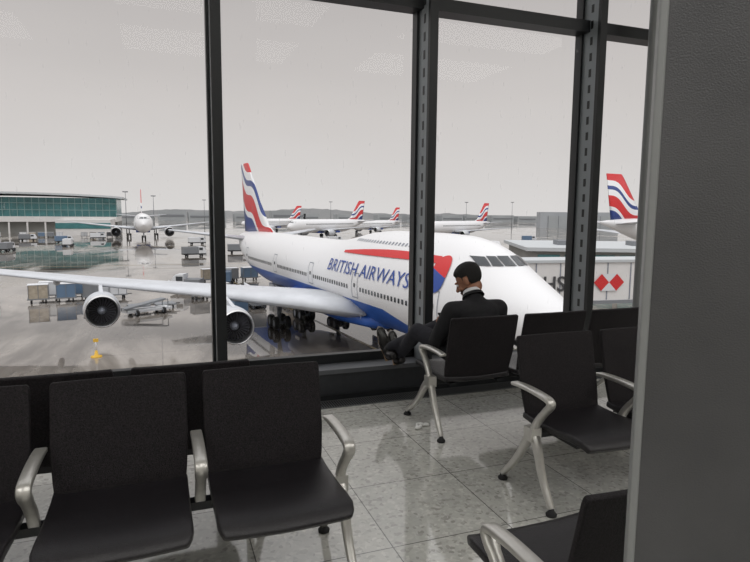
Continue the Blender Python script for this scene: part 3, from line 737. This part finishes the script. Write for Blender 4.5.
def truck(x,y,ang,body,L=6,H=2.6,cab='vwhite'):
    e=empty('service_truck',(x,y,G),(0,0,math.radians(ang))); b=MB()
    b.box((-L/2,-1.1,.5),(L/2,1.1,.8),'dark'); b.box((-L/2,-1.15,.8),(L/2-1.9,1.15,.8+H),body)
    b.loft([[(L/2-1.8,-1.05,.6),(L/2-1.8,1.05,.6),(L/2-1.8,1.05,2.5),(L/2-1.8,-1.05,2.5)],[(L/2-.6,-1.05,.6),(L/2-.6,1.05,.6),(L/2-.6,1.0,2.4),(L/2-.6,-1.0,2.4)],[(L/2,-1.,.6),(L/2,1.,.6),(L/2,.95,1.5),(L/2,-.95,1.5)]],cab,True,False)
    b.box((L/2-1.7,-1.09,1.6),(L/2-.8,1.09,2.2),'glassdark')
    for a in (-L/2+1,L/2-1):
        for s_ in (-1,1): wheel(b,a,s_*1.0,.45,.45,.3)
    b.obj('truck_body',e)
cart(-14.8,78.5,8,3,['tan','blue','vgrey'],(2.3,1.7,1.6)); cart(-14.2,82,5,3,['vwhite','blue','vwhite'],(2.3,1.7,1.5)); cart(-6.2,80,12,1,['vwhite'],(2.2,1.6,1.2))
cart(-3.4,69.5,12,2,['empty','empty'],(2.2,2.0,.4))
b=MB(); b.box((0,-.8,.4),(5,.8,.65),'vwhite')
for s_ in (-.6,.6):
    b.tube([(0,s_,.8),(4.6,s_,1.5)],.05,'vgrey',6); b.tube([(0,s_,.8),(0,s_,.5)],.05,'vgrey',6); b.tube([(4.6,s_,1.5),(4.6,s_,.5)],.05,'vgrey',6)
b.box((0,-.5,.8),(4.6,.5,.9),'vgrey',Matrix.Rotation(-.15,4,'Y')); 
for a in (1,4):
    for s_ in (-1,1): wheel(b,a,s_*.8,.35,.35,.25)
b.obj('belt_loader',loc=(-3.6,65.5,G),rot=(0,0,.5))
truck(-20.2,79.5,10,'red',4.5,1.3); truck(9.0,90,80,'blue',5,1.4); truck(3.5,84,160,'vgrey',4,1.0,'vwhite')
cart(6,94,10,3,['tan','vgrey','blue']); cart(10.5,66,95,3,['vgrey','tan','empty'],(2.4,1.6,1.4)); cart(8.0,62,100,2,['blue','vgrey'],(2.4,1.5,1.1))
cart(14.5,66,95,3,['tan','vgrey','vwhite'],(2.4,1.6,1.4)); cart(3.6,76,20,2,['vgrey','tan'],(2.2,1.5,1.2))
for (x,y,a,c) in ((-45,190,10,'vwhite'),(-60,230,5,'yellow'),(-38,180,80,'vgrey'),(-52,210,0,'vgrey'),(-30,222,15,'blue'),(-64,250,5,'vwhite'),(-44,240,5,'vgrey'),(-26,200,90,'vwhite'),(12,205,10,'vwhite'),(35,215,0,'red'),(60,205,15,'vwhite'),(85,215,10,'yellow'),(52,180,5,'vgrey'),(-22,250,5,'vwhite'),(140,200,-20,'blue'),(8,150,10,'vgrey'),(20,160,0,'vgrey')): truck(x,y,a,c,5.5,1.6)
for i in range(3): cart(-74+i*22,268,4,5,['vwhite','tan','blue','vgrey'])
b=MB(); b.lathe([(0,.4),(.08,.4),(.1,.16),(.5,.08),(.5,.02)],'yellow','z',20); b.tube([(0,0,.5),(0,0,1.4)],.05,'vwhite'); b.box((-.18,-.05,1.15),(.18,.05,1.4),'yellow'); b.obj('marker_post',loc=(-4.7,47.9,G))
def mast(x,y,h=24):
    b=MB(); b.tube([(0,0,0),(0,0,h)],[.25,.1],'vgrey',8); b.box((-1.2,-.3,h-.4),(1.2,.3,h+.1),'vgrey'); b.obj('floodlight_mast',loc=(x,y,G))
for p in ((-14,300,20),(-2,330,19),(30,420,19),(120,420,19),(250,380,20),(200,360,19)): mast(*p)

# ---------------------------------------------------------------- light
w=bpy.data.worlds.new('overcast_sky'); scn.world=w; w.use_nodes=True; N=w.node_tree.nodes; L=w.node_tree.links
bg=N['Background']; tc=N.new('ShaderNodeTexCoord'); sx=N.new('ShaderNodeSeparateXYZ'); L.new(tc.outputs['Generated'],sx.inputs[0])
nz=N.new('ShaderNodeTexNoise'); nz.inputs['Scale'].default_value=2.5; nz.inputs['Detail'].default_value=4; mp=N.new('ShaderNodeMapping'); mp.inputs['Scale'].default_value=(1,1,3); L.new(tc.outputs['Generated'],mp.inputs[0]); L.new(mp.outputs[0],nz.inputs['Vector'])
m1=N.new('ShaderNodeMath'); m1.operation='MULTIPLY_ADD'; m1.inputs[1].default_value=.10; m1.inputs[2].default_value=-.05; L.new(nz.outputs['Fac'],m1.inputs[0])
m2=N.new('ShaderNodeMath'); m2.operation='ADD'; L.new(sx.outputs['Z'],m2.inputs[0]); L.new(m1.outputs[0],m2.inputs[1])
r=N.new('ShaderNodeValToRGB'); e=r.color_ramp.elements
e[0].position=0; e[0].color=(*lin((220,218,217)),1); e[1].position=1; e[1].color=(1.55,1.55,1.57,1)
q=e.new(.16); q.color=(*lin((208,204,202)),1); q=e.new(.38); q.color=(*lin((184,180,179)),1); q=e.new(.6); q.color=(1.15,1.15,1.17,1)
L.new(m2.outputs[0],r.inputs[0]); L.new(r.outputs[0],bg.inputs[0]); bg.inputs[1].default_value=1.
sun=bpy.data.lights.new('sun','SUN'); sun.energy=.75; sun.angle=math.radians(60); so=bpy.data.objects.new('sun',sun); COL.objects.link(so); so.rotation_euler=(math.radians(38),0,math.radians(-25)); so.location=(0,0,30)
for i,(x,y) in enumerate([(-3.5,.2),(1,.2),(5.5,.2),(-3.5,-2.4),(1,-2.4),(5.5,-2.4)]):
    a=bpy.data.lights.new('ceiling_fill_light','AREA'); a.shape='RECTANGLE'; a.size=3.0; a.size_y=1.6; a.energy=52; a.color=(1,.98,.95)  # fill lights added out of view to brighten the lounge
    o=bpy.data.objects.new('ceiling_fill_light',a); COL.objects.link(o); o.location=(x,y,CZ-.06)
    b=MB(); b.box((-1.55,-.85,0),(1.55,.85,.05),'vwhite'); b.obj('fill_light_panel',loc=(x,y,CZ-.05))  # unseen panel added to go with each fill light

# ---------------------------------------------------------------- camera
f=585.;roll=math.radians(.5);yaw=math.radians(20.3);th=math.atan(68/f)
c,s=math.cos(th),math.sin(th)
fw=V(math.sin(yaw)*c,math.cos(yaw)*c,-s); rt0=V(math.cos(yaw),-math.sin(yaw),0); up0=rt0.cross(fw)
rt=rt0*math.cos(roll)+up0*math.sin(roll); up=up0*math.cos(roll)-rt0*math.sin(roll)
cam=bpy.data.cameras.new('camera'); cam.sensor_width=36; cam.lens=f/750*36; cam.clip_end=5000; cam.clip_start=.05
co=bpy.data.objects.new('camera',cam); COL.objects.link(co)
mw=Matrix((rt,up,-fw)).transposed().to_4x4(); mw.translation=V(0,0,1.5); co.matrix_world=mw
scn.camera=co
